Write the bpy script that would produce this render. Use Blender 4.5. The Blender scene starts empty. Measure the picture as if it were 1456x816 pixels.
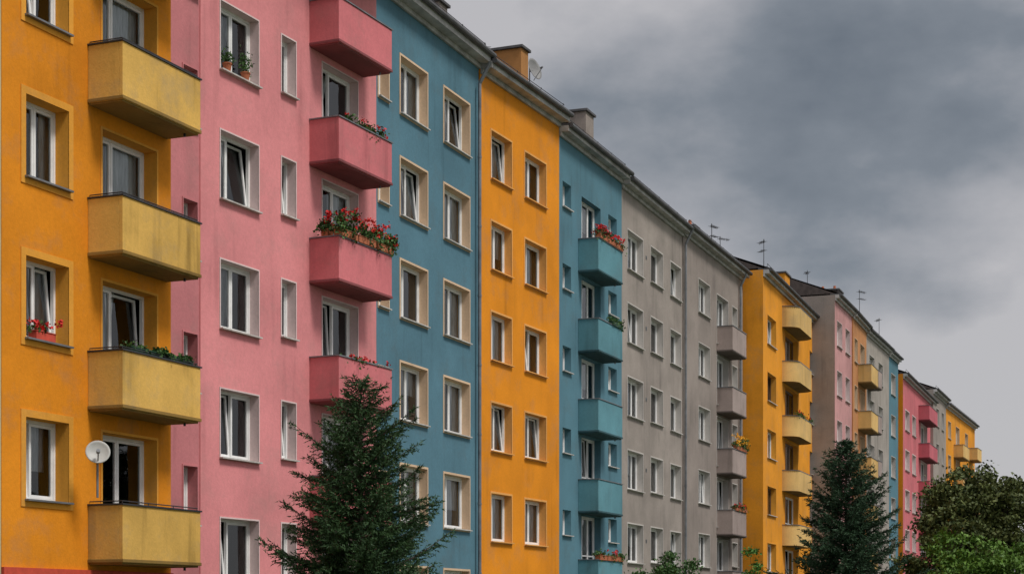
import bpy, math, random
import numpy as np
from mathutils import Vector, Matrix

scene = bpy.context.scene
random.seed(7)
# ---------------------------------------------------------------- survey constants
F = 2500.0      # focal length in photo pixels (62 mm on full frame)
H = 2.8         # storey height in metres
YH = 872.0      # horizon row of the photo
CX = 728.0
CAMZ = 1.7

def survey(px, s):
    """plan position (metres) of a facade point from its bearing and the apparent storey height"""
    d = F * H / s
    return Vector(((px - CX) * d / F, d))

# ---------------------------------------------------------------- materials
MATS = {}; COL = {}
def new_mat(name):
    m = bpy.data.materials.new(name)
    m.use_nodes = True
    nt = m.node_tree
    return m, nt, nt.nodes["Principled BSDF"]

def N(nt, t, **kw):
    n = nt.nodes.new(t)
    for k, v in kw.items():
        setattr(n, k, v)
    return n

def math_node(nt, op, a, b=None, clamp=False):
    n = nt.nodes.new("ShaderNodeMath"); n.operation = op; n.use_clamp = clamp
    for i, v in enumerate((a, b)):
        if v is None: continue
        if isinstance(v, (int, float)): n.inputs[i].default_value = v
        else: nt.links.new(v, n.inputs[i])
    return n.outputs[0]

def maprange(nt, v, a, b, c, d):
    n = nt.nodes.new("ShaderNodeMapRange")
    nt.links.new(v, n.inputs[0])
    for i, x in enumerate((a, b, c, d)):
        n.inputs[i + 1].default_value = x
    return n.outputs[0]

def obj_coords(nt):
    tc = N(nt, "ShaderNodeTexCoord"); oi = N(nt, "ShaderNodeObjectInfo")
    m = math_node(nt, "MULTIPLY", oi.outputs["Random"], 73.0)
    add = N(nt, "ShaderNodeVectorMath", operation="ADD")
    nt.links.new(tc.outputs["Object"], add.inputs[0]); nt.links.new(m, add.inputs[1])
    return add.outputs[0]

def noise(nt, vec, scale, detail=3, rough=0.55, sc=None):
    if sc:
        mp = N(nt, "ShaderNodeMapping"); mp.inputs["Scale"].default_value = sc
        nt.links.new(vec, mp.inputs["Vector"]); vec = mp.outputs[0]
    n = N(nt, "ShaderNodeTexNoise")
    n.inputs["Scale"].default_value = scale
    n.inputs["Detail"].default_value = detail
    n.inputs["Roughness"].default_value = rough
    nt.links.new(vec, n.inputs["Vector"])
    return n.outputs["Fac"]

def stucco(name, col, dirt=1.0, bump=0.25, rough=0.92, streaks=1.0):
    if name in MATS: return MATS[name]
    m, nt, b = new_mat(name)
    COL[name] = (col, dirt)
    v = obj_coords(nt)
    bign = noise(nt, v, 0.4, 3, 0.6)
    big = maprange(nt, bign, 0.3, 0.7, 1 - 0.18 * dirt, 1 + 0.10 * dirt)
    fine = maprange(nt, noise(nt, v, 13, 3, 0.8), 0.3, 0.7, 0.92, 1.07)
    # rain streaks: long in height, only inside the dirtier patches of the wall
    st = maprange(nt, noise(nt, v, 1.0, 3, 0.55, sc=(2.6, 2.6, 0.22)), 0.54, 0.74, 0.0, 0.24 * dirt * streaks)
    st = math_node(nt, "MULTIPLY", st, maprange(nt, bign, 0.42, 0.58, 1.0, 0.15))
    streak = math_node(nt, "SUBTRACT", 1.0, st)
    f = math_node(nt, "MULTIPLY", math_node(nt, "MULTIPLY", big, fine), streak)
    sc = N(nt, "ShaderNodeVectorMath", operation="SCALE")
    sc.inputs[0].default_value = col
    nt.links.new(f, sc.inputs["Scale"])
    # grey-brown weathering in patches
    mix = N(nt, "ShaderNodeMix", data_type="RGBA")
    fac = maprange(nt, noise(nt, v, 0.9, 6, 0.72), 0.52, 0.80, 0.0, 0.50 * dirt)
    nt.links.new(fac, mix.inputs[0]); nt.links.new(sc.outputs[0], mix.inputs[6])
    g = sum(col) / 3
    mix.inputs[7].default_value = (g * 0.40 + col[0] * .28, g * 0.38 + col[1] * .28, g * 0.32 + col[2] * .28, 1)
    nt.links.new(mix.outputs[2], b.inputs["Base Color"])
    b.inputs["Roughness"].default_value = rough
    b.inputs["Specular IOR Level"].default_value = 0.2
    bp = N(nt, "ShaderNodeBump"); bp.inputs["Strength"].default_value = bump; bp.inputs["Distance"].default_value = 0.02
    nt.links.new(noise(nt, v, 24, 3, 0.7), bp.inputs["Height"])
    nt.links.new(bp.outputs[0], b.inputs["Normal"])
    MATS[name] = m
    return m

def plain(name, col, rough=0.6, metal=0.0, var=0.15, scale=6.0, spec=0.4):
    if name in MATS: return MATS[name]
    m, nt, b = new_mat(name)
    v = obj_coords(nt)
    f = maprange(nt, noise(nt, v, scale, 3, 0.65), 0.3, 0.7, 1 - var, 1 + var * 0.6)
    sc = N(nt, "ShaderNodeVectorMath", operation="SCALE")
    sc.inputs[0].default_value = col
    nt.links.new(f, sc.inputs["Scale"]); nt.links.new(sc.outputs[0], b.inputs["Base Color"])
    b.inputs["Roughness"].default_value = rough
    b.inputs["Metallic"].default_value = metal
    b.inputs["Specular IOR Level"].default_value = spec
    MATS[name] = m
    return m

def foliage(name, dark, light, rough=0.6):
    if name in MATS: return MATS[name]
    m, nt, b = new_mat(name)
    tc = N(nt, "ShaderNodeTexCoord"); geo = N(nt, "ShaderNodeNewGeometry")
    nz = noise(nt, tc.outputs["Object"], 1.6, 3, 0.6)
    f = math_node(nt, "ADD", math_node(nt, "MULTIPLY", geo.outputs["Random Per Island"], 0.55),
                  maprange(nt, nz, 0.32, 0.68, 0.0, 0.5), True)
    mix = N(nt, "ShaderNodeMix", data_type="RGBA")
    nt.links.new(f, mix.inputs[0])
    mix.inputs[6].default_value = (*dark, 1); mix.inputs[7].default_value = (*light, 1)
    nt.links.new(mix.outputs[2], b.inputs["Base Color"])
    b.inputs["Roughness"].default_value = rough
    b.inputs["Specular IOR Level"].default_value = 0.25
    MATS[name] = m
    return m

def glass_mat():
    m = bpy.data.materials.new("window_glass"); m.use_nodes = True
    nt = m.node_tree; nt.nodes.clear()
    out = N(nt, "ShaderNodeOutputMaterial")
    tr = N(nt, "ShaderNodeBsdfTransparent"); tr.inputs[0].default_value = (0.80, 0.83, 0.84, 1)
    gl = N(nt, "ShaderNodeBsdfGlossy"); gl.inputs["Roughness"].default_value = 0.03
    gl.inputs[0].default_value = (0.9, 0.93, 0.95, 1)
    fr = N(nt, "ShaderNodeFresnel"); fr.inputs[0].default_value = 1.7
    v = obj_coords(nt)
    bp = N(nt, "ShaderNodeBump"); bp.inputs["Strength"].default_value = 0.2; bp.inputs["Distance"].default_value = 0.06
    nt.links.new(noise(nt, v, 1.3, 1), bp.inputs["Height"])
    nt.links.new(bp.outputs[0], gl.inputs["Normal"])
    mx = N(nt, "ShaderNodeMixShader")
    nt.links.new(fr.outputs[0], mx.inputs[0]); nt.links.new(tr.outputs[0], mx.inputs[1]); nt.links.new(gl.outputs[0], mx.inputs[2])
    nt.links.new(mx.outputs[0], out.inputs[0])
    return m
GLASS = glass_mat()

def curtain_mat(name, col):
    m = bpy.data.materials.new(name); m.use_nodes = True
    nt = m.node_tree; b = nt.nodes["Principled BSDF"]
    v = obj_coords(nt)
    f = maprange(nt, noise(nt, v, 3, 3, sc=(6, 6, 0.6)), 0.3, 0.7, 0.55, 1.1)
    sc = N(nt, "ShaderNodeVectorMath", operation="SCALE"); sc.inputs[0].default_value = col
    nt.links.new(f, sc.inputs["Scale"]); nt.links.new(sc.outputs[0], b.inputs["Base Color"])
    b.inputs["Roughness"].default_value = 0.9
    return m
CURT = curtain_mat("net_curtain", (0.82, 0.83, 0.84))
CURT2 = curtain_mat("coloured_curtain", (0.30, 0.10, 0.08))
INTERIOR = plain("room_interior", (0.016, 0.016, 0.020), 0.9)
PVC = plain("white_window_frame", (0.82, 0.82, 0.81), 0.35, var=0.10, scale=3)
PVCOLD = plain("brown_window_frame", (0.13, 0.07, 0.035), 0.5)
ZINC = plain("zinc_sheet", (0.20, 0.21, 0.225), 0.5, 0.4, var=0.35, scale=2)
GUTTER = plain("weathered_gutter", (0.09, 0.09, 0.095), 0.6, 0.2, var=0.4, scale=2)
DARKMETAL = plain("dark_metal", (0.05, 0.05, 0.055), 0.5, 0.4)
SILLW = plain("pale_sill", (0.50, 0.48, 0.45), 0.5, var=0.3)
ROOF = plain("roof_tiles", (0.07, 0.055, 0.05), 0.8, var=0.4, scale=4)
EAVEW = plain("eaves_paint", (0.42, 0.41, 0.40), 0.7, var=0.4, scale=2)
BRICKRED = plain("red_plinth", (0.55, 0.07, 0.04), 0.7, var=0.2)
TERRA = plain("terracotta", (0.42, 0.13, 0.06), 0.8)
GREENBOX = plain("green_planter_plastic", (0.02, 0.07, 0.04), 0.5)
BARK = plain("bark", (0.07, 0.05, 0.04), 0.95, var=0.4, scale=12)
WHITEP = plain("white_paint", (0.72, 0.72, 0.70), 0.45, var=0.12)

# ---------------------------------------------------------------- mesh builder
class MB:
    def __init__(s): s.v = []; s.f = []; s.m = []
    def quad(s, a, b, c, d, mi=0):
        n = len(s.v); s.v += [a, b, c, d]; s.f.append((n, n + 1, n + 2, n + 3)); s.m.append(mi)
    def box(s, x0, x1, y0, y1, z0, z1, mi=0, sh=0.0):
        """sh = extra inward shift of the top (tilted sash)"""
        n = len(s.v)
        s.v += [(x0, y0, z0), (x1, y0, z0), (x1, y1, z0), (x0, y1, z0),
                (x0, y0 + sh, z1), (x1, y0 + sh, z1), (x1, y1 + sh, z1), (x0, y1 + sh, z1)]
        for f in ((0, 3, 2, 1), (4, 5, 6, 7), (0, 1, 5, 4), (1, 2, 6, 5), (2, 3, 7, 6), (3, 0, 4, 7)):
            s.f.append(tuple(n + i for i in f)); s.m.append(mi)
    def cyl(s, p0, p1, r0, r1=None, k=8, mi=0, cap=True):
        r1 = r0 if r1 is None else r1
        p0 = Vector(p0); p1 = Vector(p1); d = (p1 - p0).normalized()
        a = d.orthogonal().normalized(); b = d.cross(a); n = len(s.v)
        for p, r in ((p0, r0), (p1, r1)):
            for i in range(k):
                t = 2 * math.pi * i / k
                s.v.append(tuple(p + (a * math.cos(t) + b * math.sin(t)) * r))
        for i in range(k):
            j = (i + 1) % k
            s.f.append((n + i, n + j, n + k + j, n + k + i)); s.m.append(mi)
        if cap:
            s.f.append(tuple(n + i for i in reversed(range(k)))); s.m.append(mi)
            s.f.append(tuple(n + k + i for i in range(k))); s.m.append(mi)
    def obj(s, name, parent, mats, bevel=0.0, smooth=False):
        if not s.f: return None
        me = bpy.data.meshes.new(name); me.from_pydata(s.v, [], s.f)
        for m in mats: me.materials.append(m)
        me.polygons.foreach_set("material_index", s.m)
        if smooth: me.polygons.foreach_set("use_smooth", [True] * len(s.f))
        me.update()
        o = bpy.data.objects.new(name, me); scene.collection.objects.link(o)
        if parent: o.parent = parent
        if bevel:
            bm = o.modifiers.new("bevel", "BEVEL"); bm.width = bevel; bm.segments = 2; bm.limit_method = 'ANGLE'
        return o

def np_mesh(name, verts, k, mat, parent):
    n = len(verts); nf = n // k
    me = bpy.data.meshes.new(name)
    me.vertices.add(n); me.vertices.foreach_set("co", verts.astype(np.float32).ravel())
    me.loops.add(nf * k); me.loops.foreach_set("vertex_index", np.arange(nf * k, dtype=np.int32))
    me.polygons.add(nf); me.polygons.foreach_set("loop_start", np.arange(0, nf * k, k, dtype=np.int32))
    me.update(calc_edges=True); me.validate()
    me.materials.append(mat)
    o = bpy.data.objects.new(name, me); scene.collection.objects.link(o)
    if parent: o.parent = parent
    return o

def empty(name, loc=(0, 0, 0), rotz=0.0):
    e = bpy.data.objects.new(name, None); e.location = loc; e.rotation_euler = (0, 0, rotz)
    e.empty_display_size = 0.5
    scene.collection.objects.link(e); return e

# ---------------------------------------------------------------- windows
def window(b, u0, u1, z0, z1, rng, rev=0.22, tilt_p=0.5, old=False, tw=0.1):
    w = u1 - u0; fr = b["frames"]; gl = b["glass"]; cu = b["curtains"]; tr = b["trim"]; si = b["sills"]
    mi = 1 if old else 0
    if tw > 0:
        p = 0.018
        tr.box(u0 - tw, u0, -p, 0.0, z0 - tw, z1 + tw); tr.box(u1, u1 + tw, -p, 0.0, z0 - tw, z1 + tw)
        tr.box(u0, u1, -p, 0.0, z1, z1 + tw); tr.box(u0, u1, -p, 0.0, z0 - tw, z0 - 0.03)
        ys = -p
    else: ys = 0.0
    tr.quad((u0, ys, z0), (u0, ys, z1), (u0, rev + .08, z1), (u0, rev + .08, z0))
    tr.quad((u1, ys, z1), (u1, ys, z0), (u1, rev + .08, z0), (u1, rev + .08, z1))
    tr.quad((u0, ys, z1), (u1, ys, z1), (u1, rev + .08, z1), (u0, rev + .08, z1))
    tr.quad((u0, rev + .08, z0 - .031), (u1, rev + .08, z0 - .031), (u1, ys + .001, z0 - .031), (u0, ys + .001, z0 - .031))
    si.box(u0 - 0.04, u1 + 0.04, -0.10, -0.0185 if tw > 0 else -0.001, z0 - 0.028, z0 + 0.004)
    si.box(u0 + .001, u1 - .001, -0.0185 if tw > 0 else -0.001, rev + .02, z0 - 0.028, z0 + 0.006)
    f = 0.055; y0 = rev; y1 = rev + 0.07
    a0, a1, c0, c1 = u0, u1, z0 + .006, z1
    fr.box(a0, a0 + f, y0, y1, c0, c1, mi); fr.box(a1 - f, a1, y0, y1, c0, c1, mi)
    fr.box(a0 + f, a1 - f, y0, y1, c0, c0 + f, mi); fr.box(a0 + f, a1 - f, y0, y1, c1 - f, c1, mi)
    n = 1 if w < 0.75 else (2 if w < 2.0 else 3)
    e = [a0 + f + (a1 - a0 - 2 * f) * i / n for i in range(n + 1)]
    if n == 2 and rng.random() < 0.4: e[1] = e[0] + (e[2] - e[0]) * 0.38
    tilt_i = rng.randrange(n) if rng.random() < tilt_p else -1
    for i in range(n):
        l = e[i] + (0.004 if i == 0 else 0.012); r = e[i + 1] - (0.004 if i == n - 1 else 0.012)
        if i > 0: fr.box(e[i] - .0115, e[i] + .0115, y0 + .004, y1, c0 + f, c1 - f, mi)
        sh = (0.08 + 0.08 * rng.random()) if i == tilt_i else 0.0
        sb = c0 + f + .004; st = c1 - f - .004; s = 0.05
        ya = y0 + 0.012 if sh == 0 else y0 + .03; yb = ya + .055
        fr.box(l, l + s, ya, yb, sb, st, mi, sh); fr.box(r - s, r, ya, yb, sb, st, mi, sh)
        fr.box(l + s, r - s, ya, yb, sb, sb + s, mi, sh * s / (st - sb))
        q = sh * (1 - s / (st - sb))
        fr.box(l + s, r - s, ya + q, yb + q, st - s, st, mi, sh - q)
        if z1 - z0 > 1.9:
            zt = sb + 0.75; qt = sh * 0.75 / (st - sb)
            fr.box(l + s, r - s, ya + qt, yb + qt, zt, zt + .05, mi)
        ym = ya + .028
        gl.quad((l + s, ym, sb + s * .9), (r - s, ym, sb + s * .9), (r - s, ym + sh, st - s * .9), (l + s, ym + sh, st - s * .9))
    style = rng.random(); yc = rev + (0.28 if tilt_i >= 0 else .18)
    def sheet(x0, x1, za, zb, m=0, amp=.024, sway=0.0):
        k = max(2, int((x1 - x0) / .045)); ph = rng.random() * 6
        for i in range(k):
            xa = x0 + (x1 - x0) * i / k; xb = x0 + (x1 - x0) * (i + 1) / k
            ya_ = yc + amp * math.sin(ph + i * 1.7); yb_ = yc + amp * math.sin(ph + (i + 1) * 1.7)
            fa = sway * (i / k) ** 2; fb = sway * ((i + 1) / k) ** 2
            cu.quad((xa - fa, ya_, za), (xb - fb, yb_, za), (xb, yb_, zb), (xa, ya_, zb), m)
    m = 1 if rng.random() < 0.05 else 0
    if style < 0.34:
        sheet(u0 - .02, u0 + w * rng.uniform(.18, .36), z0, z1, m, sway=.06); sheet(u1 - w * rng.uniform(.15, .32), u1 + .05, z0, z1, m)
    elif style < 0.58:
        sheet(u0 - .02, u0 + w * rng.uniform(.4, .75), z0, z1, m, sway=rng.uniform(0, .4) * w)
    elif style < 0.70:
        sheet(u0 + w * rng.uniform(.45, .65), u1 + .05, z0, z1, m)
    elif style < 0.77:
        sheet(u0 - .02, u1 + .05, z0, z1, 0)
    elif style < 0.87:
        sheet(u0 - .02, u1 + .05, z0 + (z1 - z0) * rng.uniform(.35, .6), z1, 0)

def wall_cells(mb, L, z0, z1, holes, y=0.0):
    us = sorted({0.0, L} | {h[0] for h in holes} | {h[1] for h in holes})
    zs = sorted({z0, z1} | {h[2] for h in holes} | {h[3] for h in holes})
    us = [u for u in us if -1e-6 <= u <= L + 1e-6]; zs = [z for z in zs if z0 - 1e-6 <= z <= z1 + 1e-6]
    for i in range(len(us) - 1):
        um = (us[i] + us[i + 1]) / 2
        for j in range(len(zs) - 1):
            zm = (zs[j] + zs[j + 1]) / 2
            if any(h[0] < um < h[1] and h[2] < zm < h[3] for h in holes): continue
            mb.quad((us[i], y, zs[j]), (us[i + 1], y, zs[j]), (us[i + 1], y, zs[j + 1]), (us[i], y, zs[j + 1]))

class Building:
    def __init__(s, name, x0, s0, x1, s1, ktop, wall, trim, cols, balc=(), depth=11.0, eave=0.35, eaveh=0.2,
                 eavemat=None, seed=1, rev=0.24, tw=0.1, side=None, pipes=(), balmat=None, balcap=None, ridge=2.2,
                 sill=None, guard=True, plinth=None, round_b=False, old=0.0, eside=0.0, rail=False, vents=()):
        p0 = survey(x0, s0); p1 = survey(x1, s1)
        s.p0 = p0; d = p1 - p0; s.L = d.length; s.U = d.normalized(); s.I = Vector((-s.U.y, s.U.x))
        s.ang = math.atan2(s.U.y, s.U.x)
        s.e = empty(name, (p0.x, p0.y, 0), s.ang)
        rng = random.Random(seed); s.rng = rng
        b = {k: MB() for k in ("frames", "glass", "curtains", "trim", "sills")}
        holes = []; top = CAMZ + ktop * H; s.top = top
        for c in cols:
            pa, pb, kt, h, nrow = c[:5]
            kind = c[5] if len(c) > 5 else "w"
            ua = s.u_at(pa)[0]; ub = s.u_at(pb)[0]
            for i in range(nrow):
                zt = CAMZ + (kt - i) * H; zb = zt - h * H
                if zt > top - 0.12: continue
                if zb < 0.15: continue
                holes.append((ua, ub, zb - .031, zt))
                window(b, ua, ub, zb, zt, rng, rev=rev, tw=tw if kind == "w" else min(tw, .05), old=rng.random() < old)
        w = MB(); wall_cells(w, s.L, 0.0, top, holes)
        w.obj("front_wall", s.e, [wall])
        w = MB(); D = depth
        w.quad((0, D, 0), (0, 0, 0), (0, 0, top), (0, D, top))
        w.quad((s.L, 0, 0), (s.L, D, 0), (s.L, D, top), (s.L, 0, top))
        w.quad((s.L, D, 0), (0, D, 0), (0, D, top), (s.L, D, top))
        w.obj("side_and_rear_walls", s.e, [side or wall])
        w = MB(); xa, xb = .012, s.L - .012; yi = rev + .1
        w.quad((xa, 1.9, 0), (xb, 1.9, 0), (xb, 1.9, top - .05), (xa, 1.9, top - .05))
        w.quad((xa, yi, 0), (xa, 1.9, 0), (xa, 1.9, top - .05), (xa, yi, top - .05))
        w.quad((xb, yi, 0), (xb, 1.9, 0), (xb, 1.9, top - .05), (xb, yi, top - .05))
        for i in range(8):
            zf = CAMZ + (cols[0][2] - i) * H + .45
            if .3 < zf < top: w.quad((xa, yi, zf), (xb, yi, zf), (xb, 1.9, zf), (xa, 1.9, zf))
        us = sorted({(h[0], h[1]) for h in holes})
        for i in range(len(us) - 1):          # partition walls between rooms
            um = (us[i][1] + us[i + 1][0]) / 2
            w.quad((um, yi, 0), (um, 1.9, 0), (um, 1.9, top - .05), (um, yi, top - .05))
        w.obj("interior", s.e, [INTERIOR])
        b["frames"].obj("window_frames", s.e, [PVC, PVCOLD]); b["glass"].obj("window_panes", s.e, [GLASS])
        b["curtains"].obj("curtains", s.e, [CURT, CURT2]); b["trim"].obj("window_surrounds", s.e, [trim])
        b["sills"].obj("window_sills", s.e, [sill or SILLW])
        em = eavemat or EAVEW
        r = MB(); r.box(-.0 - eside, s.L - .004 + eside, -eave, -.002, top - eaveh, top)
        r.box(-.0 - eside, s.L - .004 + eside, -.09, -.002, top - eaveh - .14, top - eaveh - .002)
        r.obj("eaves_board", s.e, [em], bevel=.012)
        r = MB(); r.cyl((-eside, -eave - .07, top - .0), (s.L + eside, -eave - .07, top - .0), .085, k=10)
        r.box(-eside, s.L + eside, -eave - .03, .25, top + .002, top + .07)
        r.obj("gutter", s.e, [GUTTER])
        r = MB(); R = D / 2; t0 = top + .072
        ov = .0 + eside
        r.quad((-ov, -eave - .02, t0), (s.L + ov, -eave - .02, t0), (s.L + ov, R, t0 + ridge), (-ov, R, t0 + ridge))
        r.quad((-ov, R, t0 + ridge), (s.L + ov, R, t0 + ridge), (s.L + ov, D + .3, t0), (-ov, D + .3, t0))
        r.v += [(0, 0, t0), (0, D, t0), (0, R, t0 + ridge - .03), (s.L, 0, t0), (s.L, D, t0), (s.L, R, t0 + ridge - .03)]
        n = len(r.v) - 6; r.f += [(n, n + 2, n + 1), (n + 3, n + 4, n + 5)]; r.m += [0, 0]
        r.obj("roof", s.e, [ROOF])
        if guard:
            r = MB(); k = max(2, int(s.L / 1.3))
            for i in range(k):
                x = .3 + (s.L - .6) * i / (k - 1)
                r.cyl((x, -eave + .2, top + .05), (x, -eave + .12, top + .34), .012, k=4)
            r.cyl((.2, -eave + .13, top + .31), (s.L - .2, -eave + .13, top + .31), .012, k=4)
            r.cyl((.2, -eave + .16, top + .19), (s.L - .2, -eave + .16, top + .19), .010, k=4)
            r.obj("snow_guard", s.e, [DARKMETAL])
        if pipes:
            r = MB()
            for px in pipes:
                u = s.u_at(px, -0.1)[0]
                r.cyl((u, -.1, .2), (u, -.1, top - .75), .055, k=10)
                r.cyl((u, -.1, top - .75), (u, -eave - .06, top - .14), .055, k=10)
                for i in range(8):
                    r.cyl((u, -.1, .8 + i * 2.1), (u, -.1, .86 + i * 2.1), .066, k=10)
            r.obj("downpipe", s.e, [ZINC], smooth=False)
        if vents:
            r = MB()
            for px, kt in vents:
                u = s.u_at(px)[0]
                for i in range(6):
                    z = CAMZ + (kt - i) * H
                    if z < 1 or z > top - .3: continue
                    r.box(u, u + .14, -.015, -.001, z, z + .14)
                    for q in range(4): r.box(u + .015, u + .125, -.024, -.016, z + .02 + q * .03, z + .032 + q * .03)
            r.obj("wall_vents", s.e, [ZINC])
        if plinth:
            r = MB(); r.box(0.0, s.L, -.06, -.001, 0, CAMZ + plinth[0] * H); r.obj("plinth", s.e, [plinth[1]])
        s.b = []
        bb = MB(); cap = MB(); rl = MB()
        for (pa, pb, kb, hh, nrow, dep) in balc:
            ua = s.u_at(pa)[0]; ub = s.u_at(pb)[0]
            for i in range(nrow):
                zb = CAMZ + (kb - i) * H; zt = zb + hh * H; t = .09
                if zb < .2: continue
                if not round_b:
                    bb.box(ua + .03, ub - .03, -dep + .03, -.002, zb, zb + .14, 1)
                    bb.box(ua, ub, -dep, -dep + t, zb + .035, zt)
                    bb.box(ua, ua + t, -dep + t, -.002, zb + .035, zt)
                    bb.box(ub - t, ub, -dep + t, -.002, zb + .035, zt)
                    c = .025
                    cap.box(ua - c, ub + c, -dep - c, -dep + t + c, zt + .001, zt + .03)
                    cap.box(ua - c, ua + t + c, -dep + t + c, -.002, zt + .001, zt + .03)
                    cap.box(ub - t - c, ub + c, -dep + t + c, -.002, zt + .001, zt + .03)
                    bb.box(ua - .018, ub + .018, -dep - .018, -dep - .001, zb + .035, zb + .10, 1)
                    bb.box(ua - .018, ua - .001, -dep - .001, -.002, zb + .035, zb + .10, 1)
                    cap.cyl((ub - .25, -dep + .2, zb + .01), (ub - .25, -dep + .2, zb - .06), .025, k=6)
                    if rail:
                        zr = zt + .075; yy = -dep + t / 2
                        rl.cyl((ua + .04, yy, zr), (ub - .04, yy, zr), .011, k=6)
                        rl.cyl((ua + .045, yy, zr), (ua + .045, -.01, zr), .011, k=6)
                        for q in range(4):
                            x = ua + .05 + (ub - ua - .1) * q / 3
                            rl.cyl((x, yy, zt + .02), (x, yy, zr), .009, k=5)
                else:
                    K = 10; pts = [(ua, -.002)]
                    rr = min(dep, (ub - ua) * .45)
                    for q in range(K + 1):
                        a = math.pi + (math.pi / 2) * q / K
                        pts.append((ua + rr + rr * math.cos(a), -dep + rr + rr * math.sin(a)))
                    for q in range(K + 1):
                        a = -math.pi / 2 + (math.pi / 2) * q / K
                        pts.append((ub - rr + rr * math.cos(a), -dep + rr + rr * math.sin(a)))
                    pts.append((ub, -.002))
                    n = len(pts)
                    for q in range(n - 1):
                        (xa, ya), (xb, yb) = pts[q], pts[q + 1]
                        bb.quad((xa, ya, zb), (xb, yb, zb), (xb, yb, zt), (xa, ya, zt))
                        cap.box(min(xa, xb) - .01, max(xa, xb) + .01, min(ya, yb) - .01, max(ya, yb) + .01, zt + .001, zt + .04)
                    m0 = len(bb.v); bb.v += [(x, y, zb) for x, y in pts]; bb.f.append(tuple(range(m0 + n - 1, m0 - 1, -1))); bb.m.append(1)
                s.b.append((ua, ub, dep, zb, zt))
        bm_ = balmat or wall
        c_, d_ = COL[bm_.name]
        soff = stucco(bm_.name + "_shaded_stained_slab", tuple(x * .38 + .006 for x in c_), 1.5)  # balcony colour darkened to paint in underside shade, with heavier dirt
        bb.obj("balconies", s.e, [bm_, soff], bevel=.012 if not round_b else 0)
        cap.obj("balcony_copings", s.e, [balcap or ZINC])
        rl.obj("balcony_rails", s.e, [DARKMETAL])
    def u_at(s, px, off=0.0):
        """distance along the facade met by the sight line with bearing px; off = metres inward"""
        rx, ry = (px - CX) / F, 1.0
        o = s.p0 + s.I * off
        det = rx * (-s.U.y) + s.U.x * ry
        t = (o.x * (-s.U.y) + s.U.x * o.y) / det
        u = (rx * o.y - ry * o.x) / (ry * s.U.x - rx * s.U.y)
        return u, t
    def loc(s, px, y, off):
        u, t = s.u_at(px, off)
        return Vector((u, off, CAMZ + (YH - y) * t / F))
    def world(s, v):
        p = s.p0 + s.U * v[0] + s.I * v[1]
        return Vector((p.x, p.y, v[2]))

# ---------------------------------------------------------------- colours
ORANGE = stucco("orange_render", (0.70, 0.245, 0.013), 1.1)
ORANGE2 = stucco("orange_render_bright", (0.74, 0.262, 0.014))
ORANGE3 = stucco("amber_render", (0.76, 0.305, 0.024))
ORTRIM = stucco("light_orange_trim", (0.73, 0.33, 0.045), 0.8, .2)
ORTRIM2 = stucco("sand_trim", (0.74, 0.37, 0.11), 0.7, .2)
YELLOWB = stucco("yellow_balcony_render", (0.69, 0.42, 0.105), 1.4, streaks=1.8)
PINK = stucco("pink_render", (0.71, 0.262, 0.272), 0.9)
PINKD = stucco("dusky_pink_render", (0.55, 0.20, 0.212), 1.1)
PINKB = stucco("pink_balcony_render", (0.62, 0.182, 0.198), 1.2, streaks=1.5)
PINKTRIM = stucco("pale_pink_trim", (0.70, 0.55, 0.54), 0.6, .2)
BLUE = stucco("blue_render", (0.094, 0.202, 0.262), 1.0)
BLUE2 = stucco("teal_blue_render", (0.096, 0.212, 0.268), 1.0)
BLUEB = stucco("teal_balcony_render", (0.115, 0.275, 0.325), 1.2)
CREAM = stucco("cream_trim", (0.68, 0.49, 0.33), 0.7, .2)
GREY = stucco("grey_render", (0.325, 0.285, 0.255), 1.3)
GREY2 = stucco("warm_grey_render", (0.285, 0.245, 0.22), 1.3)
GREYB = stucco("grey_balcony_render", (0.37, 0.30, 0.275), 1.3)
GREYTRIM = stucco("grey_trim", (0.52, 0.49, 0.46), 0.8, .2)
BEIGE = stucco("beige_render", (0.52, 0.42, 0.28))
CREAMB = stucco("cream_balcony_render", (0.66, 0.43, 0.16), 1.3)
MPINK = stucco("muted_pink_render", (0.55, 0.285, 0.28), 1.2)  # distance haze mixed into this wall colour
ROSE = stucco("rose_render", (.58, .16, .18)); ROSEB = stucco("rose_balcony_render", (.52, .13, .16))

# ---------------------------------------------------------------- buildings
beige = Building("beige_apartment_building", -330, 278, 1.5, 234.3, 6.0, BEIGE, CREAM,
                 [(-260, -200, 5.2, .5, 6), (-120, -60, 5.2, .5, 6)], seed=3)
orA = Building("orange_apartment_building", 2, 234, 243, 202, 6.0, ORANGE, ORTRIM,
               [(36, 97, 5.22, .51, 6), (145, 222, 5.2, .79, 6, "d")],
               balc=[(125, 238, 5.32, .385, 6, .76)], seed=18, rev=.28, tw=.13, balmat=YELLOWB, balcap=DARKMETAL,
               plinth=(.285, BRICKRED), sill=ZINC, rail=True)
pinkS = Building("dusky_pink_apartment_building", 240, 192.3, 285, 187.0, 5.7, PINKD, PINKD,
                 [(260, 280, 5.11, .44, 6)], seed=6, tw=0.03, eave=.3)
pink = Building("pink_apartment_building", 285, 187.2, 535, 157.3, 5.68, PINK, PINKTRIM,
                [(313, 367, 4.74, .53, 5), (400, 420, 4.74, .47, 5), (458, 508, 4.70, .82, 5, "d")],
                balc=[(440, 517, 4.77, .385, 5, .8)], seed=21, tw=.035, balmat=PINKB, eave=.85, eaveh=.14,
                eavemat=DARKMETAL, guard=False, eside=.1, rev=.22)
blue = Building("blue_apartment_building", 530, 150.4, 682.5, 130.3, 6.06, BLUE, CREAM,
                [(538, 552, 5.35, .42, 6), (569, 607, 5.46, .56, 6), (631, 667, 5.455, .56, 6)],
                seed=33, tw=.06, eave=.4, eaveh=.24)
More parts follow.
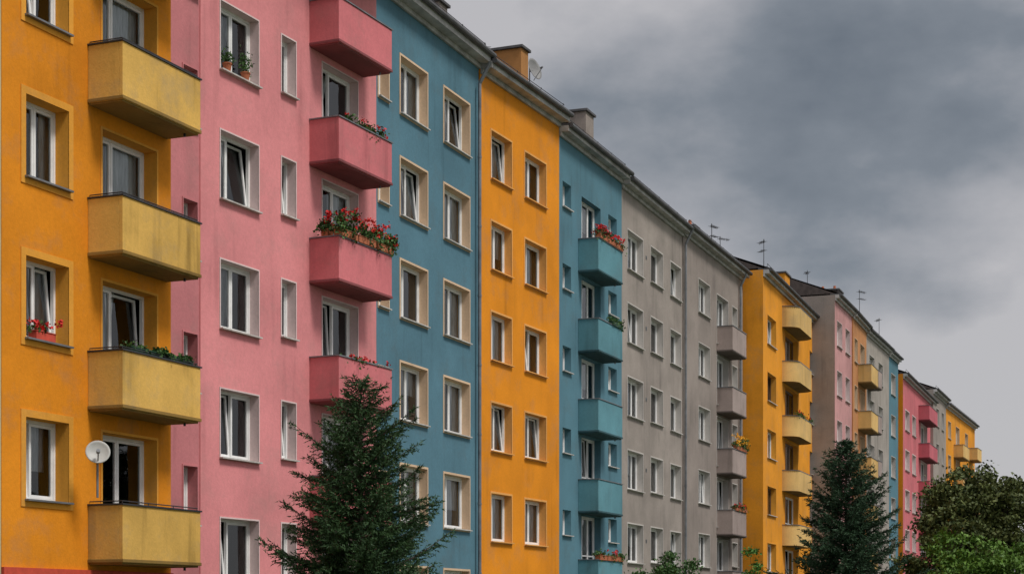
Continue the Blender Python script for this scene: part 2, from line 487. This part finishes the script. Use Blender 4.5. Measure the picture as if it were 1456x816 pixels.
orB = Building("orange_apartment_building", 683, 130.6, 795, 117.6, 6.0, ORANGE2, ORTRIM2,
               [(698, 727, 5.33, .53, 6), (746, 776, 5.32, .52, 6)], seed=41, tw=.06, eave=.4, eaveh=.22, pipes=(682,), sill=ORTRIM2)
blueB = Building("blue_apartment_building", 795, 117.4, 884, 105.6, 5.9, BLUE2, BLUE2,
                 [(800, 812, 5.27, .31, 6), (827, 854, 5.24, .8, 6, "d"), (865, 877, 5.25, .31, 6)],
                 balc=[(822, 857, 4.25, .42, 5, .75)], seed=51, tw=0.0, balmat=BLUEB, eave=.35)
gr1 = Building("grey_apartment_building", 884, 105.5, 971, 93.3, 5.85, GREY, GREYTRIM,
               [(892, 914, 5.23, .53, 6), (925, 942, 5.23, .50, 6), (953, 968, 5.22, .50, 6)], seed=61, tw=.05, eave=.35, vents=((918, 5.0),))
gr2 = Building("grey_apartment_building", 971, 93.5, 1056, 81.9, 5.88, GREY2, GREYTRIM,
               [(993, 1009, 5.26, .52, 6), (1019, 1035, 5.22, .8, 6, "d"), (1041, 1048, 5.2, .4, 6)],
               balc=[(1019, 1039, 4.27, .42, 5, .75)], seed=71, tw=.04, balmat=GREYB, eave=.35, pipes=(975, 1053))
orC = Building("orange_apartment_building", 1085, 82, 1165, 69, 5.96, ORANGE3, ORTRIM,
               [(1091, 1103, 5.24, .5, 6), (1116, 1134, 5.2, .8, 6, "d"), (1151, 1158, 5.24, .45, 6)],
               balc=[(1112, 1136, 5.25, .37, 6, .8)], seed=81, tw=.05, balmat=CREAMB, round_b=True, eave=.3, old=.3)
pkC = Building("pink_apartment_building", 1187, 71, 1213, 67, 6.38, MPINK, PINKTRIM,
               [(1190, 1197, 5.9, .5, 7), (1202, 1208, 5.9, .5, 7)], seed=91, tw=.03, side=GREY2, eave=.25)
orD = Building("terracotta_apartment_building", 1213, 67.3, 1232, 64, 6.35, stucco("terracotta_render", (.52, .24, .10)), CREAM,
               [(1215, 1219, 5.85, .5, 7), (1223, 1229, 5.85, .75, 7, "d")],
               balc=[(1220, 1230, 4.95, .4, 6, .8)], seed=95, tw=.03, eave=.25, balmat=CREAMB)
gr3 = Building("grey_apartment_building", 1232, 64, 1264, 59.4, 6.3, stucco("pale_grey_render", (.37, .335, .30), 1.3), GREYTRIM,
               [(1236, 1243, 5.8, .5, 7), (1249, 1255, 5.8, .5, 7)], balc=[(1233, 1238, 5.0, .4, 5, .7)],
               seed=97, tw=.04, eave=.25, balmat=GREYB)
blC = Building("blue_apartment_building", 1264, 59.3, 1277, 57.5, 6.28, BLUE2, GREYTRIM,
               [(1267, 1273, 5.8, .5, 7)], seed=99, tw=.04, eave=.25)
pkD = Building("pink_apartment_building", 1284, 57.3, 1327, 50.3, 5.95, ROSE, PINKTRIM,
               [(1287, 1293, 5.1, .5, 7), (1297, 1302, 5.1, .5, 7), (1309, 1318, 5.1, .78, 7, "d")],
               balc=[(1306, 1318, 5.1, .4, 6, .8)], seed=101, tw=.06, eave=.3, side=ORANGE2, balmat=ROSEB)
gr4 = Building("grey_apartment_building", 1327, 51.0, 1345, 48.4, 6.25, GREY, GREYTRIM,
               [(1331, 1335, 5.8, .5, 7), (1339, 1342, 5.8, .5, 7)], seed=103, tw=.04, eave=.3)
orE = Building("orange_apartment_building", 1345, 48.4, 1386, 43.2, 6.15, ORANGE3, CREAM,
               [(1348, 1352, 5.7, .5, 7), (1359, 1364, 5.7, .7, 7, "d"), (1372, 1376, 5.7, .5, 7)],
               balc=[(1356, 1365, 4.7, .4, 5, .8), (1377, 1383, 4.9, .4, 5, .8)], seed=105, tw=.04, eave=.3, balmat=CREAMB)

# ---------------------------------------------------------------- chimneys (children of their building)
def chimney(b, pa, pb, ytop, off, mat, dep=1.6, capm=GUTTER, pots=0):
    a = b.loc(pa, ytop, off); c = b.loc(pb, ytop, off)
    mb = MB(); zt = a.z
    mb.box(a.x, c.x, off, off + dep, b.top - .3, zt)
    mb.obj("chimney", b.e, [mat])
    mb = MB(); mb.box(a.x - .08, c.x + .08, off - .08, off + dep + .08, zt + .001, zt + .09)
    mb.obj("chimney_cap", b.e, [capm], bevel=.01)
    if pots:
        mb = MB()
        for i in range(pots):
            y = off + dep * (i + .5) / pots; x = (a.x + c.x) / 2
            mb.cyl((x, y, zt + .09), (x, y, zt + .38), .09, .075, k=10)
        mb.obj("chimney_pots", b.e, [TERRA])
chimney(orB, 741, 751, 68, .45, stucco("chimney_orange", (.42, .20, .07), 1.5), 1.05)
chimney(orB, 708, 714, 74, 1.4, TERRA, .5)
chimney(blueB, 833, 844, 158, .45, GREY2, 1.05)
chimney(blue, 624, 636, 2, .6, GREY2, .8, pots=2)
chimney(gr2, 987, 993, 322, .8, TERRA, .6, pots=1)
chimney(orC, 1116, 1123, 388, .5, ORANGE3, .9)
chimney(orC, 1140, 1146, 408, .8, ROOF, 1.0)
chimney(pkC, 1192, 1198, 412, .8, ROOF, 1.4, pots=2)

# ---------------------------------------------------------------- roof antennas
def antenna(b, px, ytop, off=.8, style=0):
    p = b.loc(px, ytop, off)
    w = b.world((p.x, off, b.top))
    e = empty("tv_antenna", w, b.ang + random.uniform(-.9, .9))
    h = p.z - b.top
    mb = MB(); mb.cyl((0, 0, 0), (0, 0, h), .024, .016, k=6)
    mb.obj("mast", e, [DARKMETAL])
    mb = MB(); sz = random.uniform(.5, .75)
    for lv in range(1 + style):
        z = h - .12 - lv * .45
        mb.cyl((-.1, 0, z), (1.0 * sz, 0, z), .012, k=5)
        for i in range(6):
            q = (.22 + .03 * abs(i - 3)) * sz
            mb.cyl((-.05 + i * .19 * sz, -q, z), (-.05 + i * .19 * sz, q, z + random.uniform(-.02, .02)), .009, k=4)
            if lv == 0: mb.cyl((-.05 + i * .19 * sz, 0, z - q * .5), (-.05 + i * .19 * sz, 0, z + q * .5), .008, k=4)
    mb.obj("yagi_elements", e, [DARKMETAL])
antenna(gr2, 1012, 318, .8, 1); antenna(gr2, 1024, 336, .8, 0); antenna(orC, 1086, 340, .8, 1)
antenna(orC, 1148, 384, .8, 0)
antenna(orD, 1222, 412, .8, 1); antenna(gr3, 1250, 452, .8, 0)
antenna(blue, 674, 55, .3, 0); antenna(orB, 690, 62, .3, 0)

def dish(b, px, y, off, r, face, pole_down, col=(.52, .52, .5)):
    p = b.loc(px, y, off); w = b.world(p)
    e = empty("satellite_dish", w)
    f = Vector(face).normalized(); a = f.orthogonal().normalized(); c = f.cross(a)
    mb = MB(); K, R = 24, 6
    for i in range(R + 1):
        t = i / R
        for k in range(K):
            q = 2 * math.pi * k / K
            v = (a * math.cos(q) + c * math.sin(q)) * r * t + f * (t * t * r * .28)
            mb.v.append(tuple(v))
    for i in range(R):
        for k in range(K):
            mb.f.append((i * K + k, i * K + (k + 1) % K, (i + 1) * K + (k + 1) % K, (i + 1) * K + k)); mb.m.append(0)
    o = mb.obj("reflector", e, [plain("dish_grey_%d" % int(col[0] * 100), col, .5)], smooth=True)
    s = o.modifiers.new("thick", "SOLIDIFY"); s.thickness = .012
    mb = MB(); tip = f * r * 1.15 - Vector((0, 0, r * .2))
    mb.cyl(-Vector((0, 0, r)) + f * .05, tip, .012, k=6); mb.cyl(tip, tip - f * .1, .035, k=8)
    back = -f * .12; mb.cyl((0, 0, 0), back, .03, k=8); mb.cyl(back, back - Vector((0, 0, pole_down)), .022, k=8)
    mb.cyl(back + Vector((0, 0, .25)), back, .022, k=8)
    mb.obj("arm_and_mast", e, [ZINC])
dish(orA, 139, 644, -.62, .22, (.25, -.9, .3), .75, (.42, .42, .4))
dish(orB, 757, 100, 1.0, .38, (.8, -.55, .25), 1.2, (.22, .22, .22))

# ---------------------------------------------------------------- foliage helpers
def leaf_quads(P, size, rs, aspect=.6, up=0.0):
    n = len(P)
    d = rs.normal(size=(n, 3)); d[:, 2] += up; d /= np.linalg.norm(d, axis=1)[:, None]
    q = rs.normal(size=(n, 3)); c = np.cross(d, q); c /= np.linalg.norm(c, axis=1)[:, None]
    s = (size * rs.uniform(.6, 1.25, n))[:, None]
    out = np.empty((n, 4, 3))
    out[:, 0] = P - d * s; out[:, 1] = P + c * s * aspect; out[:, 2] = P + d * s; out[:, 3] = P - c * s * aspect
    return out.reshape(-1, 3)

LEAFG = foliage("geranium_leaves", (.015, .045, .01), (.07, .15, .035))
REDF = foliage("red_petals", (.40, .01, .012), (.78, .03, .025))
YELF = foliage("yellow_petals", (.75, .28, .01), (.95, .55, .04))

def planter(b, u0, u1, y, z, bloom, nb, hgt=.3, box=True, seed=1, boxmat=None, droop=.2, leaves=600, name="flower_planter"):
    rs = np.random.RandomState(seed)
    e = empty(name, (b.p0.x, b.p0.y, 0), b.ang)
    if box:
        mb = MB(); k = max(1, int((u1 - u0) / .8)); st = (u1 - u0) / k
        for i in range(k):
            a0, a1 = u0 + i * st + .03, u0 + (i + 1) * st - .03
            mb.box(a0, a1, y - .09, y + .09, z, z + .15); mb.box(a0 - .012, a1 + .012, y - .102, y + .102, z + .151, z + .17)
        mb.obj("trough", e, [boxmat or TERRA], bevel=.008)
    nc = max(3, int((u1 - u0) / .16))
    cs = np.stack([rs.uniform(u0, u1, nc), y + rs.normal(0, .06, nc), z + .17 + hgt * rs.rand(nc) ** 1.5], 1)
    idx = rs.randint(0, nc, leaves)
    P = cs[idx] + rs.normal(0, 1, (leaves, 3)) * np.array([.08, .07, min(.07, .03 + hgt * .2)])
    dr = rs.rand(leaves) < droop
    P[dr, 2] -= rs.uniform(0, .22, dr.sum()); P[dr, 1] -= .10
    np_mesh("leaves", leaf_quads(P, .042, rs, .7), 4, LEAFG, e)
    if nb:
        hc = np.stack([rs.uniform(u0, u1, nb), y + rs.normal(-.04, .1, nb), z + .2 + rs.uniform(0, hgt + .1, nb)], 1)
        Q = np.repeat(hc, 14, 0) + rs.normal(0, .028, (nb * 14, 3))
        np_mesh("blossoms", leaf_quads(Q, .03, rs, .8), 4, bloom, e)
    return e

ua, ub, dp, zb, zt = pink.b[2]
planter(pink, ua - .05, ub + .05, -dp + .04, zt + .03, REDF, 52, .40, seed=4, leaves=1900, droop=.28)
planter(pink, ua - .02, ua + .3, -dp * .5, zt + .03, REDF, 18, .3, seed=5, leaves=350)
ua, ub, dp, zb, zt = pink.b[1]
planter(pink, ua + .7, ub - .1, -dp + .15, zt - .12, REDF, 6, .14, seed=6, leaves=700, droop=.1)
ua, ub, dp, zb, zt = pink.b[3]
planter(pink, ua + .1, ub - .1, -dp + .15, zt - .18, REDF, 14, .02, seed=7, leaves=450, droop=.1)
ua, ub, dp, zb, zt = orA.b[4]
planter(orA, ua + .35, ub - .1, -dp + .16, zt - .04, REDF, 0, .04, seed=8, boxmat=GREENBOX, leaves=420, droop=.04)
ua, ub, dp, zb, zt = blueB.b[0]
planter(blueB, ua + .0, ub, -dp + .04, zt + .03, REDF, 55, .16, seed=9, leaves=800)
ua, ub, dp, zb, zt = blueB.b[1]
planter(blueB, ua + 1.5, ub, -dp + .04, zt + .0, REDF, 0, .1, seed=10, leaves=350, boxmat=GREENBOX)
ua, ub, dp, zb, zt = blueB.b[4]
planter(blueB, ua + .0, ub, -dp + .04, zt + .0, REDF, 8, .1, seed=12, leaves=450)
ua, ub, dp, zb, zt = gr2.b[2]
planter(gr2, ua + .6, ub, -dp + .04, zt + .03, YELF, 50, .4, seed=13, leaves=800)
ua, ub, dp, zb, zt = gr2.b[3]
planter(gr2, ua + .4, ub, -dp + .04, zt + .0, REDF, 8, .08, seed=14, leaves=350)
ua, ub, dp, zb, zt = orC.b[2]
planter(orC, ua + .3, ub - .3, -dp + .1, zt - .05, REDF, 6, .1, seed=15, leaves=400, box=False)

def potted(b, px, off, kz, seed, h=.4):
    u = b.u_at(px, off)[0]; z = CAMZ + kz * H
    e = empty("potted_plant", (b.p0.x, b.p0.y, 0), b.ang)
    mb = MB(); mb.cyl((u, off, z), (u, off, z + .16), .07, .1, k=14); mb.cyl((u, off, z + .161), (u, off, z + .19), .11, k=14)
    mb.obj("pot", e, [TERRA])
    rs = np.random.RandomState(seed)
    P = np.array([u, off, z + .2 + h / 2]) + rs.normal(0, 1, (200, 3)) * np.array([.08, .06, h * .3])
    np_mesh("leaves", leaf_quads(P, .045, rs, .4, .8), 4, LEAFG, e)
potted(pink, 323, .02, 4.215, 31, .2); potted(pink, 349, .02, 4.215, 32, .38)
h = orA.u_at(50)[0]
planter(orA, h, h + .6, .08, CAMZ + (2.22 - .51) * H + .01, REDF, 10, .1, seed=17, leaves=70, boxmat=BRICKRED, droop=0)

# ---------------------------------------------------------------- trees
def conifer(name, x, y, Ht, R, seed, step, needle, nbr, pw=.8, dark=(.012, .03, .014), light=(.05, .105, .045), low=.07):
    rs = np.random.RandomState(seed)
    e = empty(name, (x, y, 0))
    mb = MB()
    zs = [0, Ht * .3, Ht * .65, Ht * .98]; rr = [Ht * .022, Ht * .015, Ht * .007, .008]
    for i in range(3):
        mb.cyl((0, 0, zs[i]), (0, 0, zs[i + 1]), rr[i], rr[i + 1], k=8, cap=False)
    tris = []
    for i in range(nbr):
        t = low + (.99 - low) * (i / nbr) ** .9
        z = Ht * t
        L = (R * (1 - t) ** pw + .10) * rs.uniform(.5, 1.1)
        if rs.rand() < .12: L *= 1.2
        az = i * 2.39996 + rs.uniform(-.5, .5)
        dr = np.array([math.cos(az), math.sin(az), 0]); sd = np.array([-dr[1], dr[0], 0])
        rise = rs.uniform(.0, .35) + .6 * t; curl = rs.uniform(.05, .4)
        def P(s): return np.array([0, 0, z]) + dr * L * s + np.array([0, 0, L * ((rise - .35) * s + curl * s * s)])
        n = 5; pts = [P(k / n) for k in range(n + 1)]
        for k in range(n):
            mb.cyl(pts[k], pts[k + 1], .018 * L * (1 - k / n) + .006, .018 * L * (1 - (k + 1) / n) + .005, k=4, cap=False)
        m = max(4, int(L / step))
        for j in range(m):
            s = .12 + .88 * (j + rs.rand()) / m
            base = P(min(s, 1.0))
            for side in (-1, 1, 0):
                if side == 0 and rs.rand() < .5: continue
                tl = min(.5, (.29 * L * (1.12 - s) + .10) * rs.uniform(.6, 1.25))
                td = dr * rs.uniform(.6, 1.1) + sd * side * rs.uniform(.4, 1.0) + np.array([0, 0, rs.uniform(-.3, .45) + (.5 if side == 0 else 0)])
                td /= np.linalg.norm(td)
                k = max(3, int(tl / (needle * .47)))
                q = (np.arange(k) + rs.rand(k)) / k
                B = base + td[None] * (q * tl)[:, None]
                for rep in range(2):
                    nd = td[None] * .9 + rs.normal(0, .55, (k, 3)); nd /= np.linalg.norm(nd, axis=1)[:, None]
                    w = np.cross(nd, rs.normal(size=(k, 3))); w /= np.linalg.norm(w, axis=1)[:, None]
                    l = needle * rs.uniform(.7, 1.3, (k, 1))
                    T = np.empty((k, 3, 3))
                    T[:, 0] = B - w * needle * .18; T[:, 1] = B + w * needle * .18; T[:, 2] = B + nd * l
                    tris.append(T.reshape(-1, 3))
    mb.obj("trunk_and_limbs", e, [BARK])
    V = np.concatenate(tris)
    np_mesh("needles", V, 3, foliage(name + "_needles_%d" % seed, dark, light), e)
    print(name, len(V) // 3)
    return e

conifer("spruce_tree", -3.1, 36, 6.5, 2.5, 3, .075, .075, 250, .74, (.010, .028, .012), (.06, .125, .042))
conifer("spruce_tree", 15.2, 80, 9.6, 3.6, 8, .14, .14, 310, .70, (.010, .028, .015), (.048, .10, .047))

def broadleaf(name, x, y, lobes, trunk_h, leaf, nclump, per, seed, dark, light, tr=.14, csize=.42):
    """lobes: list of (dx,dy,z,rx,rz) ellipsoids that shape the crown"""
    rs = np.random.RandomState(seed)
    e = empty(name, (x, y, 0)); mb = MB()
    base = np.array([0, 0, trunk_h])
    mb.cyl((0, 0, 0), base, tr, tr * .7, k=10, cap=False)
    w = np.array([l[3] ** 2 * l[4] for l in lobes]); w = w / w.sum()
    P = []
    for i in range(nclump):
        l = lobes[rs.choice(len(lobes), p=w)]
        d = rs.normal(size=3); d /= np.linalg.norm(d)
        r = rs.uniform(.35, 1.0) ** .5 * (1 + .16 * rs.normal())
        c = np.array([l[0] + d[0] * l[3] * r, l[1] + d[1] * l[3] * r, l[2] + d[2] * l[4] * r])
        if i % 3 == 0:
            mid = base + (c - base) * .5 + rs.normal(0, .15, 3); mid[2] += .1
            mb.cyl(base + (0, 0, rs.uniform(-.5, .3)), mid, tr * .35, tr * .18, k=5, cap=False); mb.cyl(mid, c, tr * .18, .01, k=4, cap=False)
        n = int(per * rs.uniform(.5, 1.4)); s = csize * rs.uniform(.6, 1.3)
        P.append(c + rs.normal(0, 1, (n, 3)) * np.array([s, s, s * .6]) * .6)
    mb.obj("trunk_and_limbs", e, [BARK])
    P = np.concatenate(P)
    np_mesh("leaves", leaf_quads(P, leaf, rs, .62), 4, foliage(name + "_leaves_%d" % seed, dark, light), e)
    return e

broadleaf("broadleaf_tree", 28.6, 108, [(-.6, 0, 7.4, 2.9, 3.0), (-3.2, -1, 5.4, 1.6, 2.6), (2.6, 0, 6.8, 2.6, 3.0), (-.2, 1, 8.9, 1.6, 1.5)],
          3.0, .13, 330, 130, 5, (.024, .045, .012), (.12, .14, .04), .2, .55)
broadleaf("leafy_shrub", 24.6, 96, [(0, 0, 3.4, 2.0, 2.2), (2.6, .5, 3.6, 2.2, 2.0), (5.2, 0, 3.4, 2.2, 2.1)], .8, .12, 200, 120, 6, (.035, .085, .012), (.13, .24, .035), .1, .5)
broadleaf("young_birch_tree", 10.3, 75, [(0, 0, 3.2, .42, 1.5), (.1, 0, 2.4, .6, 1.2)], 1.0, .07, 40, 90, 7, (.03, .09, .015), (.10, .24, .04), .05, .25)
broadleaf("leafy_shrub", 5.3, 60, [(0, 0, 2.6, .7, 1.0), (-.9, 0, 2.5, .5, .8), (.8, .2, 2.6, .6, 1.0)], .5, .055, 90, 120, 9, (.02, .06, .015), (.07, .15, .04), .05, .22)

# ---------------------------------------------------------------- ground, lawn, road, pavements
street = Vector((.349, .937)); sang = math.atan2(street.y, street.x)
def strip(name, perp0, perp1, z, mat, h=None, a=-60, b=420):
    """perp = metres from the facade line towards the street"""
    base = Vector((-.937 * 19.2, .349 * 19.2))
    mb = MB()
    o0, o1 = -perp0, -perp1
    if h: mb.box(a, b, min(o0, o1), max(o0, o1), 0.0, h)
    else: mb.quad((a, min(o0, o1), z), (b, min(o0, o1), z), (b, max(o0, o1), z), (a, max(o0, o1), z))
    o = mb.obj(name, None, [mat]); o.location = (base.x, base.y, 0); o.rotation_euler = (0, 0, sang)
    return o
GRASS = stucco("grass_ground", (.05, .085, .025), 1.2, .6)
ASPH = stucco("asphalt", (.05, .05, .052), .8, .4)
PAVE = stucco("concrete_pavement", (.27, .26, .25), 1.0, .3)
g = MB(); g.quad((-900, -900, 0), (900, -900, 0), (900, 1500, 0), (-900, 1500, 0)); g.obj("ground", None, [GRASS])
strip("road", 11.3, 17.0, .004, ASPH)
strip("pavement", 9.0, 11.15, 0, PAVE, .12)
strip("kerb", 11.152, 11.3, 0, GREYTRIM, .125)
strip("pavement", 17.15, 21.5, 0, PAVE, .12)
strip("kerb", 17.0, 17.148, 0, GREYTRIM, .125)
mb = MB()
for i in range(70): mb.quad((-50 + i * 6, -14.21, .008), (-47 + i * 6, -14.21, .008), (-47 + i * 6, -14.09, .008), (-50 + i * 6, -14.09, .008))
o = mb.obj("road_markings", None, [WHITEP]); o.location = (-.937 * 19.2, .349 * 19.2, 0); o.rotation_euler = (0, 0, sang)

# ---------------------------------------------------------------- sky + sun
SUN_AZ = math.radians(126); SUN_EL = math.radians(55)
w = bpy.data.worlds.new("World"); scene.world = w; w.use_nodes = True
nt = w.node_tree; nt.nodes.clear()
out = N(nt, "ShaderNodeOutputWorld")
sky = N(nt, "ShaderNodeTexSky"); sky.sky_type = 'NISHITA'; sky.sun_disc = False
sky.sun_elevation = SUN_EL; sky.sun_rotation = SUN_AZ
bg1 = N(nt, "ShaderNodeBackground"); bg1.inputs[1].default_value = .09
nt.links.new(sky.outputs[0], bg1.inputs[0])
tc = N(nt, "ShaderNodeTexCoord"); sp = N(nt, "ShaderNodeSeparateXYZ")
vec = tc.outputs["Generated"]
nt.links.new(vec, sp.inputs[0])
X, Y, Z = sp.outputs
n1 = noise(nt, vec, 5.0, 4, .5, sc=(1, 1, 1.9))
n2 = noise(nt, vec, 12, 6, .55, sc=(1, 1, 1.7))
ex = math_node(nt, "POWER", math_node(nt, "ABSOLUTE", math_node(nt, "DIVIDE", math_node(nt, "SUBTRACT", X, .18), .17)), 2.0)
ez = math_node(nt, "POWER", math_node(nt, "ABSOLUTE", math_node(nt, "DIVIDE", math_node(nt, "SUBTRACT", Z, .265), .08)), 2.0)
e = math_node(nt, "ADD", math_node(nt, "ADD", ex, ez), maprange(nt, n1, .25, .75, -.9, .9))
e = math_node(nt, "ADD", e, maprange(nt, n2, .25, .75, -.5, .5))
ramp = N(nt, "ShaderNodeValToRGB")
cr = ramp.color_ramp
cr.elements[0].position = 0.0; cr.elements[0].color = (.145, .168, .198, 1)
cr.elements[1].position = 1.0; cr.elements[1].color = (.51, .50, .515, 1)
el = cr.elements.new(.35); el.color = (.215, .238, .27, 1)
el = cr.elements.new(.7); el.color = (.375, .38, .405, 1)
nt.links.new(maprange(nt, e, -.25, 1.7, 0, 1), ramp.inputs[0])
boost = math_node(nt, "ADD", maprange(nt, Y, .75, -.4, 1.0, 1.15), maprange(nt, Z, .4, 1.0, 0.0, 1.0))
sc = N(nt, "ShaderNodeVectorMath", operation="SCALE")
nt.links.new(ramp.outputs[0], sc.inputs[0]); nt.links.new(boost, sc.inputs["Scale"])
bg2 = N(nt, "ShaderNodeBackground"); bg2.inputs[1].default_value = 1.0
nt.links.new(sc.outputs[0], bg2.inputs[0])
mx = N(nt, "ShaderNodeMixShader"); mx.inputs[0].default_value = .92
nt.links.new(bg1.outputs[0], mx.inputs[1]); nt.links.new(bg2.outputs[0], mx.inputs[2])
nt.links.new(mx.outputs[0], out.inputs[0])

sd = bpy.data.lights.new("sun", 'SUN'); sd.energy = 2.5; sd.angle = math.radians(14); sd.color = (1, .955, .89)
so = bpy.data.objects.new("sun", sd); scene.collection.objects.link(so)
to_sun = Vector((math.sin(SUN_AZ) * math.cos(SUN_EL), math.cos(SUN_AZ) * math.cos(SUN_EL), math.sin(SUN_EL)))
so.rotation_euler = to_sun.to_track_quat('Z', 'Y').to_euler()

# ---------------------------------------------------------------- camera
cd = bpy.data.cameras.new("camera"); co = bpy.data.objects.new("camera", cd); scene.collection.objects.link(co)
co.location = (0, 0, CAMZ); co.rotation_euler = (math.radians(90), 0, 0)
cd.sensor_width = 36; cd.lens = F / 1456 * 36; cd.shift_y = (YH - 408) / 1456
cd.clip_end = 3000; cd.clip_start = .1
scene.camera = co
scene.view_settings.view_transform = 'Standard'; scene.view_settings.look = 'None'; scene.view_settings.exposure = 0
